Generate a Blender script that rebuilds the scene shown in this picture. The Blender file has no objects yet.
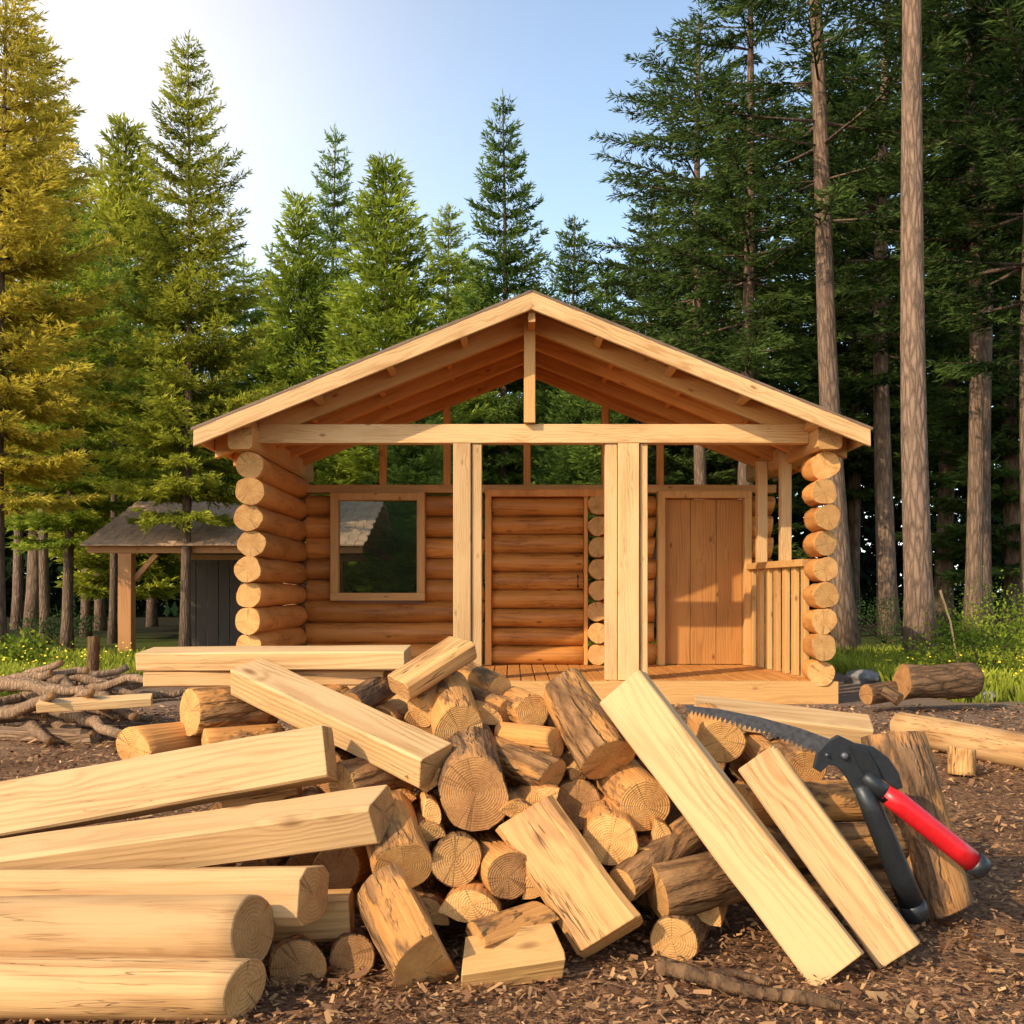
import bpy, math, random
import numpy as np
from mathutils import Vector, Matrix, noise
random.seed(7)
SC = bpy.context.scene
COL = SC.collection
F, HOR, CAMZ = 1024.0, 590.0, 1.18
def P(px, py, Y): return Vector(((px-512)/F*Y, Y, CAMZ-(py-HOR)/F*Y))
def R(a): return math.radians(a)

# ------------------------------------------------------------------ materials
class G:
    def __init__(s, name):
        s.m = bpy.data.materials.new(name); s.m.use_nodes = True
        s.t = s.m.node_tree; s.t.nodes.clear()
        s.out = s.t.nodes.new('ShaderNodeOutputMaterial')
    def n(s, typ, ins=None, **kw):
        nd = s.t.nodes.new('ShaderNode'+typ)
        for k, v in kw.items(): setattr(nd, k, v)
        for k, v in (ins or {}).items(): s.set(nd.inputs[k], v)
        return nd
    def set(s, sock, v):
        if isinstance(v, bpy.types.NodeSocket): s.t.links.new(v, sock)
        else:
            if isinstance(v, tuple) and len(v) == 3 and sock.type == 'RGBA': v = v+(1,)
            sock.default_value = v
    def math(s, op, a, b=0.0, c=0.0, clamp=False):
        nd = s.t.nodes.new('ShaderNodeMath'); nd.operation = op; nd.use_clamp = clamp
        s.set(nd.inputs[0], a); s.set(nd.inputs[1], b); s.set(nd.inputs[2], c)
        return nd.outputs[0]
    def vec(s, op, a, b=(0,0,0), c=(0,0,0)):
        nd = s.t.nodes.new('ShaderNodeVectorMath'); nd.operation = op
        s.set(nd.inputs[0], a); s.set(nd.inputs[1], b); s.set(nd.inputs[2], c)
        return nd.outputs['Value'] if op in ('LENGTH', 'DOT_PRODUCT') else nd.outputs[0]
    def noise(s, v, scale=1.0, detail=2.0, rough=.5):
        return s.n('TexNoise', {'Vector': v, 'Scale': scale, 'Detail': detail, 'Roughness': rough}).outputs['Fac']
    def mix(s, f, a, b, blend='MIX'):
        nd = s.t.nodes.new('ShaderNodeMix'); nd.data_type = 'RGBA'; nd.blend_type = blend
        s.set(nd.inputs[0], f); s.set(nd.inputs[6], a); s.set(nd.inputs[7], b)
        return nd.outputs[2]
    def rng(s, v, a, b, c=0.0, d=1.0):
        return s.n('MapRange', {'Value': v, 'From Min': a, 'From Max': b, 'To Min': c, 'To Max': d}).outputs[0]
    def comb(s, x, y, z):
        return s.n('CombineXYZ', {'X': x, 'Y': y, 'Z': z}).outputs[0]
    def obj(s):
        p = s.n('TexCoord').outputs['Object']
        rnd = s.n('ObjectInfo').outputs['Random']
        rv = s.comb(s.math('MULTIPLY', rnd, 13.7), s.math('MULTIPLY', rnd, 41.3), s.math('MULTIPLY', rnd, 71.9))
        return p, rnd, rv
    def finish(s, col, rough=.7, height=None, bump=.3, dist=.01, spec=.25):
        b = s.n('BsdfPrincipled', {'Base Color': col, 'Roughness': rough, 'Specular IOR Level': spec})
        if height is not None:
            bm = s.n('Bump', {'Height': height, 'Strength': bump, 'Distance': dist})
            s.t.links.new(bm.outputs[0], b.inputs['Normal'])
        s.t.links.new(b.outputs[0], s.out.inputs[0]); return s.m
    def valvar(s, col, rnd, amt):
        return s.n('HueSaturation', {'Color': col, 'Value': s.math('MULTIPLY_ADD', rnd, amt*2, 1-amt)}).outputs[0]

def wood(name, cl, cd, ring=.018, ringamt=.35, fib=.55, rough=.6, off=.09, knots=True, bump=.25, tint=.12, big=.7, stain=None, crack=0.0):
    g = G(name); p, rnd, rv = g.obj()
    n1 = g.noise(g.vec('MULTIPLY_ADD', p, (6, 6, .9), rv), 1, 2)
    vo = None
    sep = g.n('SeparateXYZ', {'Vector': p})
    x = g.math('ADD', sep.outputs[0], g.math('MULTIPLY_ADD', rnd, off, off*.4))
    y = g.math('ADD', sep.outputs[1], off*.8)
    r = g.vec('LENGTH', g.comb(x, y, 0.0))
    r2 = g.math('ADD', r, g.math('MULTIPLY', g.math('SUBTRACT', n1, .5), .14))
    if knots:
        vo = g.n('TexVoronoi', {'Vector': g.vec('MULTIPLY_ADD', p, (5.5, 5.5, 2.6), rv), 'Scale': 1.0}).outputs['Distance']
        r2 = g.math('ADD', r2, g.rng(vo, .05, .35, .028, 0))      # grain bends round the knots
    rg = g.math('MULTIPLY_ADD', g.math('SINE', g.math('MULTIPLY', r2, 2*math.pi/ring)), .5, .5)
    rg = g.math('POWER', rg, 1.8)
    fb = g.noise(g.vec('MULTIPLY_ADD', p, (120, 120, 4), rv), 1, 2, .6)
    bg = g.noise(g.vec('MULTIPLY_ADD', p, (5, 5, 1.3), rv), 1.0, 2)
    rg2 = g.math('MULTIPLY', rg, g.rng(bg, .3, .65, .35, 1.0))
    fac = g.math('MULTIPLY', rg2, ringamt)
    fac = g.math('MULTIPLY_ADD', g.math('SUBTRACT', fb, .5), fib, fac)
    fac = g.math('MULTIPLY_ADD', g.math('SUBTRACT', bg, .45), big, fac, clamp=True)
    col = g.mix(fac, cl, cd)
    if knots:
        kd = g.math('MULTIPLY_ADD', g.math('SUBTRACT', fb, .5), .08, vo)
        km = g.rng(kd, .03, .13, .8, 0.0)
        col = g.mix(km, col, (cd[0]*.40, cd[1]*.31, cd[2]*.25))
    if stain:
        sm = g.rng(g.noise(g.vec('MULTIPLY_ADD', p, (9, 9, 2.2), rv), 1, 4, .65), .52, .68, 0, .8)
        col = g.mix(sm, col, stain)
    h = g.math('ADD', g.math('MULTIPLY', fb, .7), g.math('MULTIPLY', rg, .3))
    if crack:
        ck = g.noise(g.vec('MULTIPLY_ADD', p, (26, 26, 1.1), rv), 1, 3, .6)
        ck = g.rng(g.math('ABSOLUTE', g.math('SUBTRACT', ck, .5)), .002, .010, crack, 0)
        ck = g.math('MULTIPLY', ck, g.rng(bg, .44, .56, 0, 1))
        col = g.mix(ck, col, (cd[0]*.25, cd[1]*.2, cd[2]*.18))
        h = g.math('SUBTRACT', h, g.math('MULTIPLY', ck, 2.0))
    col = g.valvar(col, rnd, tint)
    return g.finish(col, rough, h, bump, .004)

def endgrain(name, cl, cd, ring=.008, tint=.15, crack=(.07, .032, .014), ringamt=.26):
    g = G(name); p, rnd, rv = g.obj()
    sep = g.n('SeparateXYZ', {'Vector': p})
    xy = g.comb(g.math('ADD', sep.outputs[0], .006), g.math('SUBTRACT', sep.outputs[1], .004), 0.0)
    n1 = g.noise(g.vec('MULTIPLY_ADD', p, (12, 12, 12), rv), 1, 2)
    r = g.vec('LENGTH', xy)
    r2 = g.math('ADD', r, g.math('MULTIPLY', g.math('SUBTRACT', n1, .5), .02))
    rg = g.math('MULTIPLY_ADD', g.math('SINE', g.math('MULTIPLY', r2, 2*math.pi/ring)), .5, .5)
    fine = g.noise(g.vec('MULTIPLY_ADD', p, (70, 70, 70), rv), 1, 4, .7)
    bg = g.noise(g.vec('MULTIPLY_ADD', p, (11, 11, 11), rv), 1, 3)
    fac = g.math('MULTIPLY_ADD', rg, ringamt, g.math('MULTIPLY_ADD', g.math('SUBTRACT', fine, .5), 1.1, g.math('MULTIPLY', g.math('SUBTRACT', bg, .34), 1.5)), clamp=True)
    col = g.mix(fac, cl, cd)
    nv = g.vec('NORMALIZE', xy)
    an = g.noise(g.vec('MULTIPLY_ADD', nv, (1.3, 1.3, 1.3), rv), 1, 2)
    an = g.math('ADD', an, g.math('MULTIPLY', g.math('SUBTRACT', n1, .5), .06))
    cm = g.rng(g.math('ABSOLUTE', g.math('SUBTRACT', an, .5)), .002, .011, 1, 0)
    cm = g.math('MULTIPLY', cm, g.rng(r, .0, .03, .85, .5))
    col = g.mix(cm, col, crack)
    col = g.valvar(col, rnd, tint)
    h = g.math('SUBTRACT', g.math('ADD', fine, g.math('MULTIPLY', rg, .3)), cm)
    return g.finish(col, .8, h, .55, .008, .15)

def bark(name, cl, cd, sx=16, sz=4, tint=.2, peel=None, bump=.7, peel_at=.52):
    g = G(name); p, rnd, rv = g.obj()
    n1 = g.noise(g.vec('MULTIPLY_ADD', p, (sx*.6, sx*.6, sz*.6), rv), 1, 4, .65)
    pd = g.vec('ADD', g.vec('MULTIPLY_ADD', p, (sx, sx, sz), rv), g.comb(g.math('MULTIPLY', n1, 1.5), g.math('MULTIPLY', n1, 1.2), n1))
    vo = g.n('TexVoronoi', {'Vector': pd, 'Scale': 1.0}, feature='DISTANCE_TO_EDGE').outputs['Distance']
    fine = g.noise(g.vec('MULTIPLY_ADD', p, (90, 90, 25), rv), 1, 3, .7)
    fac = g.math('MULTIPLY_ADD', g.rng(vo, 0, .28), .55, g.math('MULTIPLY', g.math('SUBTRACT', n1, .25), .9))
    fac = g.math('MULTIPLY_ADD', g.math('SUBTRACT', fine, .5), .8, fac, clamp=True)
    col = g.mix(fac, cd, cl)
    h = g.math('ADD', g.rng(vo, 0, .3), g.math('MULTIPLY', fine, .6))
    if peel:
        thr = g.math('ADD', g.noise(g.vec('MULTIPLY_ADD', p, (8, 8, 3), rv), 1, 4, .65), g.math('MULTIPLY', g.math('SUBTRACT', rnd, .5), .26))
        pm = g.rng(thr, peel_at-.04, peel_at+.04)
        st = g.noise(g.vec('MULTIPLY_ADD', p, (110, 110, 5), rv), 1, 2)
        pc = g.mix(st, peel, (peel[0]*.5, peel[1]*.42, peel[2]*.35))
        col = g.mix(pm, col, pc)
        h = g.math('MULTIPLY_ADD', st, .5, g.math('MULTIPLY', h, g.math('SUBTRACT', 1.0, pm)))
    col = g.valvar(col, rnd, tint)
    return g.finish(col, .9, h, bump, .012, .1)

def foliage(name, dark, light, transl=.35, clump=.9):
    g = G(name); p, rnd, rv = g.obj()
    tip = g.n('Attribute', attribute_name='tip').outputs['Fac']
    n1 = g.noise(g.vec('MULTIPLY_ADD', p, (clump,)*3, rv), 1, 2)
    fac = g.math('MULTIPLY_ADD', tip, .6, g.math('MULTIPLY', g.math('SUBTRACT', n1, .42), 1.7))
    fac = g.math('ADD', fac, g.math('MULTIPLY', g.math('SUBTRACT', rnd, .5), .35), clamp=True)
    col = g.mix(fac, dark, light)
    d = g.n('BsdfDiffuse', {'Color': col})
    t = g.n('BsdfTranslucent', {'Color': col})
    mx = g.n('MixShader', {0: transl, 1: d.outputs[0], 2: t.outputs[0]})
    g.t.links.new(mx.outputs[0], g.out.inputs[0]); return g.m

def plain(name, col, rough=.5, metal=0.0, var=.15, scale=30, bump=.1, spec=.4):
    g = G(name); p, rnd, rv = g.obj()
    n = g.noise(p, scale, 4, .6)
    c = g.mix(g.rng(n, .3, .7), tuple(v*(1-var) for v in col), tuple(min(1, v*(1+var)) for v in col))
    b = g.n('BsdfPrincipled', {'Base Color': c, 'Roughness': g.rng(n, .3, .7, rough*.8, min(1, rough*1.2)), 'Metallic': metal, 'Specular IOR Level': spec})
    bm = g.n('Bump', {'Height': n, 'Strength': bump, 'Distance': .003}); g.t.links.new(bm.outputs[0], b.inputs['Normal'])
    g.t.links.new(b.outputs[0], g.out.inputs[0]); return g.m

M = {}
M['pine'] = wood('pale_pine', (.63, .385, .17), (.38, .18, .055), ring=.022, ringamt=.5, fib=.7, big=.9, crack=.3, tint=.16, bump=.4)
M['pine_end'] = endgrain('pale_pine_end', (.55, .30, .11), (.34, .15, .046), ring=.012)
M['frame'] = wood('framing_timber', (.58, .31, .105), (.38, .165, .045), ring=.03)
M['roofwood'] = wood('roof_timber', (.64, .275, .07), (.36, .12, .024), ring=.04, ringamt=.45, big=1.0)  # orange deepened to carry the warm bounce glow under the roof
M['cablog'] = wood('cabin_log', (.62, .245, .052), (.25, .072, .014), ring=.05, off=.02, big=1.5, rough=.45, tint=.28, crack=.9, fib=.7)
M['cabend'] = endgrain('cabin_log_end', (.62, .34, .12), (.40, .175, .052), ring=.016)
M['cabside'] = wood('corner_log', (.57, .245, .064), (.29, .105, .023), ring=.05, off=.02, big=1.4, tint=.22, crack=.9, fib=.7)
M['door'] = wood('door_plank', (.53, .235, .062), (.28, .105, .026), ring=.03, ringamt=.5, big=1.0)
M['peeled'] = wood('peeled_log', (.61, .355, .148), (.33, .148, .045), ring=.034, ringamt=.45, off=.03, big=1.25, fib=.85, rough=.65, crack=.6, bump=.6)
M['end'] = endgrain('firewood_end', (.71, .385, .13), (.40, .17, .05))
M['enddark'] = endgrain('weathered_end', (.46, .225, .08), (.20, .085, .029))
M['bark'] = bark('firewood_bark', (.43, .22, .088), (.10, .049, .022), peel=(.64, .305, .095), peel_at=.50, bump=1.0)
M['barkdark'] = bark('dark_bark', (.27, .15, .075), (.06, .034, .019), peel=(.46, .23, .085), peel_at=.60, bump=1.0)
M['split'] = wood('split_wood', (.66, .36, .125), (.36, .155, .043), ring=.03, ringamt=.5, big=1.4, bump=.9, stain=(.28, .12, .038), crack=1.0, tint=.2, fib=.8)
M['splitdark'] = wood('rough_split_wood', (.56, .29, .098), (.29, .12, .034), ring=.03, ringamt=.5, big=1.5, bump=1.0, stain=(.22, .095, .032), crack=1.0, tint=.1, fib=.9)
M['grey'] = bark('weathered_stick', (.40, .25, .145), (.13, .075, .042), sx=30, sz=4)
M['trunk'] = bark('pine_trunk', (.29, .185, .12), (.06, .039, .028), sx=12, sz=2.2, bump=1.0)
M['trunkd'] = bark('spruce_trunk', (.22, .14, .092), (.065, .043, .029), sx=14, sz=3)
M['gold'] = foliage('needles_gold_glow', (.22, .185, .02), (.80, .64, .085), .48)  # backlit glow of the far-left trees put into the needle colour
M['yellow'] = foliage('needles_yellow_glow', (.12, .145, .016), (.70, .68, .075), .46)  # yellowed and brightened so the colour carries the left-hand glow
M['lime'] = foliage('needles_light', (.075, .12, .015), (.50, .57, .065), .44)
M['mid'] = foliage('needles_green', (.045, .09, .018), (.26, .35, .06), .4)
M['dark'] = foliage('needles_dark_shade', (.016, .032, .011), (.14, .20, .045), .35)  # shade on the right-hand trees painted in as darker needles
M['far'] = foliage('needles_far_shade', (.007, .014, .006), (.024, .042, .016), .1, .2)  # shade of the forest backdrop put into the colour, since sun reaches it
M['leaf'] = foliage('shrub_leaf', (.09, .14, .015), (.42, .46, .05), .4, 2.0)
M['leafdark'] = foliage('shrub_leaf_dark', (.02, .045, .014), (.07, .12, .03), .3, 2.0)
M['grass'] = foliage('grass_blade', (.09, .12, .014), (.44, .46, .055), .35, .6)
M['steel'] = plain('blade_steel', (.12, .12, .125), .45, .6, .25, 60)
M['black'] = plain('black_tool', (.018, .02, .022), .42, 0, .2, 80, .05)
M['iron'] = plain('dark_metal', (.035, .04, .045), .42, .4, .12, 60, .05)
M['red'] = plain('red_grip', (.58, .012, .016), .33, 0, .10, 40, .05)
M['rock'] = plain('rock', (.22, .20, .18), .9, 0, .4, 9, .6, .1)
M['shingle'] = wood('roof_shingle', (.48, .30, .185), (.20, .125, .083), ring=.08, knots=False, tint=.1, big=1.4)
M['roofedge'] = wood('cabin_shingle', (.20, .125, .08), (.09, .056, .038), ring=.08, knots=False, tint=.1, big=1.4)
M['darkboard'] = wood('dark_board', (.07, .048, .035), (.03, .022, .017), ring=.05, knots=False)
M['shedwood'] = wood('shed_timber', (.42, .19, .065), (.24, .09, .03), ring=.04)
M['flower'] = plain('yellow_petal', (.75, .55, .03), .7, 0, .1, 20)

def chips_mat():
    g = G('wood_chip'); tip = g.n('Attribute', attribute_name='tip').outputs['Fac']
    cr = g.n('ValToRGB', {'Fac': tip})
    e = cr.color_ramp.elements
    e[0].position = 0; e[0].color = (.075, .033, .015, 1)
    e[1].position = 1; e[1].color = (.60, .35, .15, 1)
    for po, c in ((.35, (.22, .105, .048, 1)), (.68, (.35, .18, .078, 1)), (.90, (.46, .25, .105, 1))):
        q = e.new(po); q.color = c
    return g.finish(cr.outputs[0], .85, None, spec=.15)
M['chip'] = chips_mat()

def ground_mat():
    g = G('forest_ground'); p = g.n('TexCoord').outputs['Object']
    n1 = g.noise(p, 22, 5, .7); n2 = g.noise(p, 1.1, 3); n3 = g.noise(p, 90, 3, .6)
    vo = g.n('TexVoronoi', {'Vector': g.vec('MULTIPLY', p, (1, 1.6, 1)), 'Scale': 55.0}).outputs['Color']
    vs = g.n('SeparateXYZ', {'Vector': vo}).outputs[0]
    f = g.math('MULTIPLY_ADD', n1, .6, g.math('MULTIPLY_ADD', vs, .4, g.math('MULTIPLY', g.math('SUBTRACT', n2, .5), .7)))
    c = g.n('ValToRGB', {'Fac': f}); e = c.color_ramp.elements
    e[0].position = .2; e[0].color = (.065, .031, .015, 1); e[1].position = .95; e[1].color = (.44, .25, .12, 1)
    q = e.new(.5); q.color = (.21, .105, .05, 1)
    sep = g.n('SeparateXYZ', {'Vector': p}); X, Y = sep.outputs[0], sep.outputs[1]
    gy = g.rng(g.math('ADD', Y, g.math('MULTIPLY', n2, 2)), 8.0, 11.5)
    col = g.mix(g.math('MULTIPLY', gy, .6), c.outputs[0], g.mix(n1, (.20, .15, .11), (.34, .26, .19)))
    ax = g.math('ABSOLUTE', g.math('SUBTRACT', X, .2))
    gm = g.math('MULTIPLY', g.rng(g.math('ADD', ax, g.math('MULTIPLY', n2, 2.4)), 5.6, 7.2), g.rng(Y, 10.0, 12.0))
    gm = g.math('MAXIMUM', gm, g.rng(Y, 15, 17))
    col = g.mix(gm, col, g.mix(n1, (.04, .05, .01), (.14, .16, .028)))
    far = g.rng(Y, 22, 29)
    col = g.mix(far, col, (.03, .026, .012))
    h = g.math('ADD', g.math('MULTIPLY', n1, .8), g.math('ADD', g.math('MULTIPLY', n3, .4), g.math('MULTIPLY', vs, .4)))
    return g.finish(col, .95, h, .9, .03, .1)
M['ground'] = ground_mat()
def glass_mat():
    g = G('window_glass')
    b = g.n('BsdfPrincipled', {'Base Color': (.5, .55, .52), 'Roughness': .02, 'Transmission Weight': 1.0, 'IOR': 1.08})
    g.t.links.new(b.outputs[0], g.out.inputs[0]); return g.m
M['glass'] = glass_mat()

# ------------------------------------------------------------------ object helpers
WM = {}
def tag(o, label=None, cat=None, group=None, kind=None):
    if label: o['label'] = label
    if cat: o['category'] = cat
    if group: o['group'] = group
    if kind: o['kind'] = kind
    return o
def thing(name, loc, label, cat, group=None):
    o = bpy.data.objects.new(name, None); COL.objects.link(o); o.location = loc
    o.empty_display_size = .2
    WM[o.name] = Matrix.Translation(Vector(loc)); return tag(o, label, cat, group)
def link(name, me, parent=None, W=None):
    o = bpy.data.objects.new(name, me); COL.objects.link(o)
    W = W if W is not None else Matrix.Identity(4)
    if parent is not None:
        o.parent = parent; o.matrix_basis = WM[parent.name].inverted() @ W
    else: o.matrix_basis = W
    WM[o.name] = W.copy(); return o
def frame(p0, p1, up=(0, 0, 1)):
    p0, p1, up = Vector(p0), Vector(p1), Vector(up)
    z = (p1-p0).normalized(); y = up - z*up.dot(z)
    if y.length < 1e-3: y = Vector((0, 1, 0)) - z*z.y
    y.normalize(); x = y.cross(z); c = (p0+p1)/2
    m = Matrix.Identity(4)
    for i in range(3): m[i][0], m[i][1], m[i][2], m[i][3] = x[i], y[i], z[i], c[i]
    return m, (p1-p0).length

def sweep_geo(prof, L, nseg, emat=None, lump=0, freq=6, seed=0, taper=0, bow=0, ins=.003, cut=(0, 0), cut2=(0, 0), dz=0, off=(0, 0)):
    prof = np.array(prof); N = len(prof)
    zs = [-L/2, -L/2+ins] + [-L/2+L*i/nseg for i in range(1, nseg)] + [L/2-ins, L/2]
    V = []; rad = np.linalg.norm(prof, axis=1).max()
    for k, z in enumerate(zs):
        t = z/L+.5; s = 1-taper*(t-.5)
        if k in (0, len(zs)-1): s *= 1-ins/rad
        bx = bow*(1-(2*t-1)**2); by = bow*.6*math.sin(t*3+seed)
        ce = (cut[0], cut[1]) if t < .5 else (cut2[0], cut2[1])
        w = max(0, abs(2*t-1)*1.0)
        for (x, y) in prof:
            q = 1.0
            if lump: q += lump*noise.noise(Vector((x/rad*1.3+seed*3.1, y/rad*1.3+seed*1.7, z*freq*.5)))*1.6 + lump*.4*noise.noise(Vector((x/rad*4, y/rad*4+seed, z*freq*2)))
            V.append((x*s*q+bx+off[0], y*s*q+by+off[1], z+dz+(ce[0]*x+ce[1]*y)*w))
    Fs = []; mi = []; sm = []
    nr = len(zs)
    for k in range(nr-1):
        for j in range(N):
            j2 = (j+1) % N
            Fs.append((k*N+j, k*N+j2, (k+1)*N+j2, (k+1)*N+j)); mi.append(emat[j] if emat else 0); sm.append(0 if k in (0, nr-2) else 1)
    b = len(V); V += [V[j] for j in range(N)]; V += [V[(nr-1)*N+j] for j in range(N)]
    Fs.append(tuple(b+j for j in reversed(range(N)))); mi.append(1); sm.append(0)
    Fs.append(tuple(b+N+j for j in range(N))); mi.append(1); sm.append(0)
    return V, Fs, mi, sm
class MB:
    def __init__(s): s.V = []; s.F = []; s.m = []; s.s = []
    def add(s, geo, smooth=None, W=None):
        V, Fs, mi, sm = geo; b = len(s.V)
        if W is not None: V = [tuple(W @ Vector(v)) for v in V]
        s.V += V; s.F += [tuple(i+b for i in f) for f in Fs]; s.m += mi; s.s += (sm if smooth is None else [smooth]*len(Fs)); return s
    def build(s, name, mats, parent=None, W=None):
        me = bpy.data.meshes.new(name); me.from_pydata([tuple(v) for v in s.V], [], s.F)
        for m in (mats if isinstance(mats, (list, tuple)) else [mats]): me.materials.append(m)
        n = len(me.materials)
        me.polygons.foreach_set('material_index', [min(i, n-1) for i in s.m])
        me.polygons.foreach_set('use_smooth', [bool(i) for i in s.s]); me.update()
        return link(name, me, parent, W)
SEED = [0]
def sd(): SEED[0] += 1; return SEED[0]*.731
def rect(w, h, c=.006):
    w, h = w/2, h/2
    return [(-w+c, -h), (w-c, -h), (w, -h+c), (w, h-c), (w-c, h), (-w+c, h), (-w, h-c), (-w, -h+c)]
def circ(r, n=28, sq=1.0): return [(r*math.cos(2*math.pi*i/n), r*sq*math.sin(2*math.pi*i/n)) for i in range(n)]
def splitprof(r, a0, a1, n=12, seed=0):
    pts = [(r*math.cos(R(a0+(a1-a0)*i/n)), r*math.sin(R(a0+(a1-a0)*i/n))) for i in range(n+1)]
    em = [2]*n
    last, first = pts[-1], pts[0]
    if abs(a1-a0) < 170:
        flat = [(last[0]*(1-t)+random.uniform(-.04, .04)*r, last[1]*(1-t)+random.uniform(-.04, .04)*r) for t in (.33, .66)] + [(0, 0)] + [(first[0]*t+random.uniform(-.04, .04)*r, first[1]*t+random.uniform(-.04, .04)*r) for t in (.33, .66)]
    else:
        flat = [(last[0]+(first[0]-last[0])*t+random.uniform(-.04, .04)*r, last[1]+(first[1]-last[1])*t+random.uniform(-.05, .05)*r) for t in (.2, .4, .6, .8)]
    pts += flat; em += [0]*(len(flat)+1)
    c = np.array(pts).mean(0); return [(x-c[0], y-c[1]) for x, y in pts], em
def beam(name, p0, p1, w, h, mats, parent=None, up=(0, 0, 1), c=.006, lump=0, cut=(0, 0), cut2=(0, 0)):
    W, L = frame(p0, p1, up)
    return MB().add(sweep_geo(rect(w, h, c), L, max(2, int(L/(.08 if lump > .04 else .25))), lump=lump, freq=2 if lump < .04 else 5, seed=sd(), cut=cut, cut2=cut2), smooth=0).build(name, mats, parent, W)
def log(name, p0, p1, r, mats, parent=None, lump=.05, taper=.06, bow=0, n=28, sq=1.0, freq=5, cut2=None, cv=.15):
    W, L = frame(p0, p1); s = sd()
    if cut2 is None: W = W @ Matrix.Rotation(s*7, 4, 'Z')
    cu = lambda: (random.uniform(-cv, cv), random.uniform(-cv, cv))
    return MB().add(sweep_geo(circ(r, n, sq), L, max(6, int(L/.06)) if L < 2 else int(L/.16), lump=lump, freq=freq, seed=s, taper=taper, bow=bow, ins=.004, cut=cu(), cut2=cut2 or cu())).build(name, mats, parent, W)
def splitlog(name, p0, p1, r, a0, a1, mats, up=(0, 0, 1), roll=0, lump=.05):
    W, L = frame(p0, p1, up); W = W @ Matrix.Rotation(R(roll), 4, 'Z')
    pr, em = splitprof(r, a0, a1); cu = lambda: (random.uniform(-.2, .2), random.uniform(-.2, .2))
    return MB().add(sweep_geo(pr, L, max(6, int(L/.05)), emat=em, lump=lump, freq=8, seed=sd(), cut=cu(), cut2=cu()), smooth=0).build(name, mats, None, W)
def tube_geo(pts, rads, n=10):
    V = []; Fs = []
    for k, p in enumerate(pts):
        p = Vector(p); a = Vector(pts[max(0, k-1)]); b = Vector(pts[min(len(pts)-1, k+1)])
        z = (b-a).normalized(); u = Vector((0, 0, 1)) if abs(z.z) < .9 else Vector((1, 0, 0))
        x = u.cross(z).normalized(); y = z.cross(x)
        for j in range(n):
            an = 2*math.pi*j/n; V.append(tuple(p+(x*math.cos(an)+y*math.sin(an))*rads[k]))
    for k in range(len(pts)-1):
        for j in range(n):
            j2 = (j+1) % n; Fs.append((k*n+j, k*n+j2, (k+1)*n+j2, (k+1)*n+j))
    Fs.append(tuple(reversed(range(n)))); Fs.append(tuple((len(pts)-1)*n+j for j in range(n)))
    return V, Fs, [0]*(len(Fs)-2)+[1, 1], [1]*len(Fs)
def quads(name, V, tip, mat):
    nq = len(V)//4; me = bpy.data.meshes.new(name)
    me.vertices.add(len(V)); me.vertices.foreach_set('co', np.ascontiguousarray(V, dtype=np.float32).ravel())
    me.loops.add(nq*4); me.loops.foreach_set('vertex_index', np.arange(nq*4, dtype=np.int32))
    me.polygons.add(nq); me.polygons.foreach_set('loop_start', np.arange(0, nq*4, 4, dtype=np.int32))
    a = me.attributes.new('tip', 'FLOAT', 'POINT'); a.data.foreach_set('value', np.ascontiguousarray(tip, dtype=np.float32))
    me.update(calc_edges=True); me.validate(); me.materials.append(mat); return me

# ------------------------------------------------------------------ ground
xs = np.unique(np.concatenate([np.linspace(-8, 8, 90), np.linspace(-60, 60, 41), [-500, -250, -120, 120, 250, 500]]))
ys = np.unique(np.concatenate([np.linspace(0, 14, 90), np.linspace(-20, 70, 31), [-80, 120, 250, 600]]))
V = [(x, y, .018*noise.noise(Vector((x*1.7, y*1.7, 0)))+.012*noise.noise(Vector((x*5, y*5, 3))) - .012) for y in ys for x in xs]
nx = len(xs)
Fq = [(j*nx+i, j*nx+i+1, (j+1)*nx+i+1, (j+1)*nx+i) for j in range(len(ys)-1) for i in range(nx-1)]
gb = MB(); gb.V = V; gb.F = Fq; gb.m = [0]*len(Fq); gb.s = [1]*len(Fq)
tag(gb.build('ground', M['ground']), kind='structure', label='brown forest ground strewn with bark and chips', cat='ground')

g = np.random.default_rng(3)
def scatter_chips(n):
    y = 2.4 + (g.random(n)**1.5)*8.0; x = (g.random(n)*2-1)*(y*.56+.3); z = g.random(n)*.014
    a = g.random(n)*6.283; ln = g.uniform(.004, .016, n)*(.65+y*.07)*np.where(g.random(n) < .05, 2.2, 1); wd = ln*g.uniform(.16, .65, n); tl = g.normal(0, .3, n)
    d = np.stack([np.cos(a), np.sin(a), tl], 1); s = np.stack([-np.sin(a), np.cos(a), g.normal(0, .3, n)], 1)
    c = np.stack([x, y, z+.004+np.abs(tl)*ln*.5], 1)
    q = np.stack([c-d*ln[:, None]-s*wd[:, None]*.6, c+d*ln[:, None]-s*wd[:, None], c+d*ln[:, None]*.9+s*wd[:, None], c-d*ln[:, None]+s*wd[:, None]*.8], 1)
    return q.reshape(-1, 3), np.repeat(g.random(n)**1.15, 4)
Vc, tc_ = scatter_chips(65000)
tag(link('wood_chips', quads('wood_chips', Vc, tc_, M['chip'])), 'brown bark and wood chips littering the ground around the pile', 'wood chips', kind='stuff')

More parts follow.
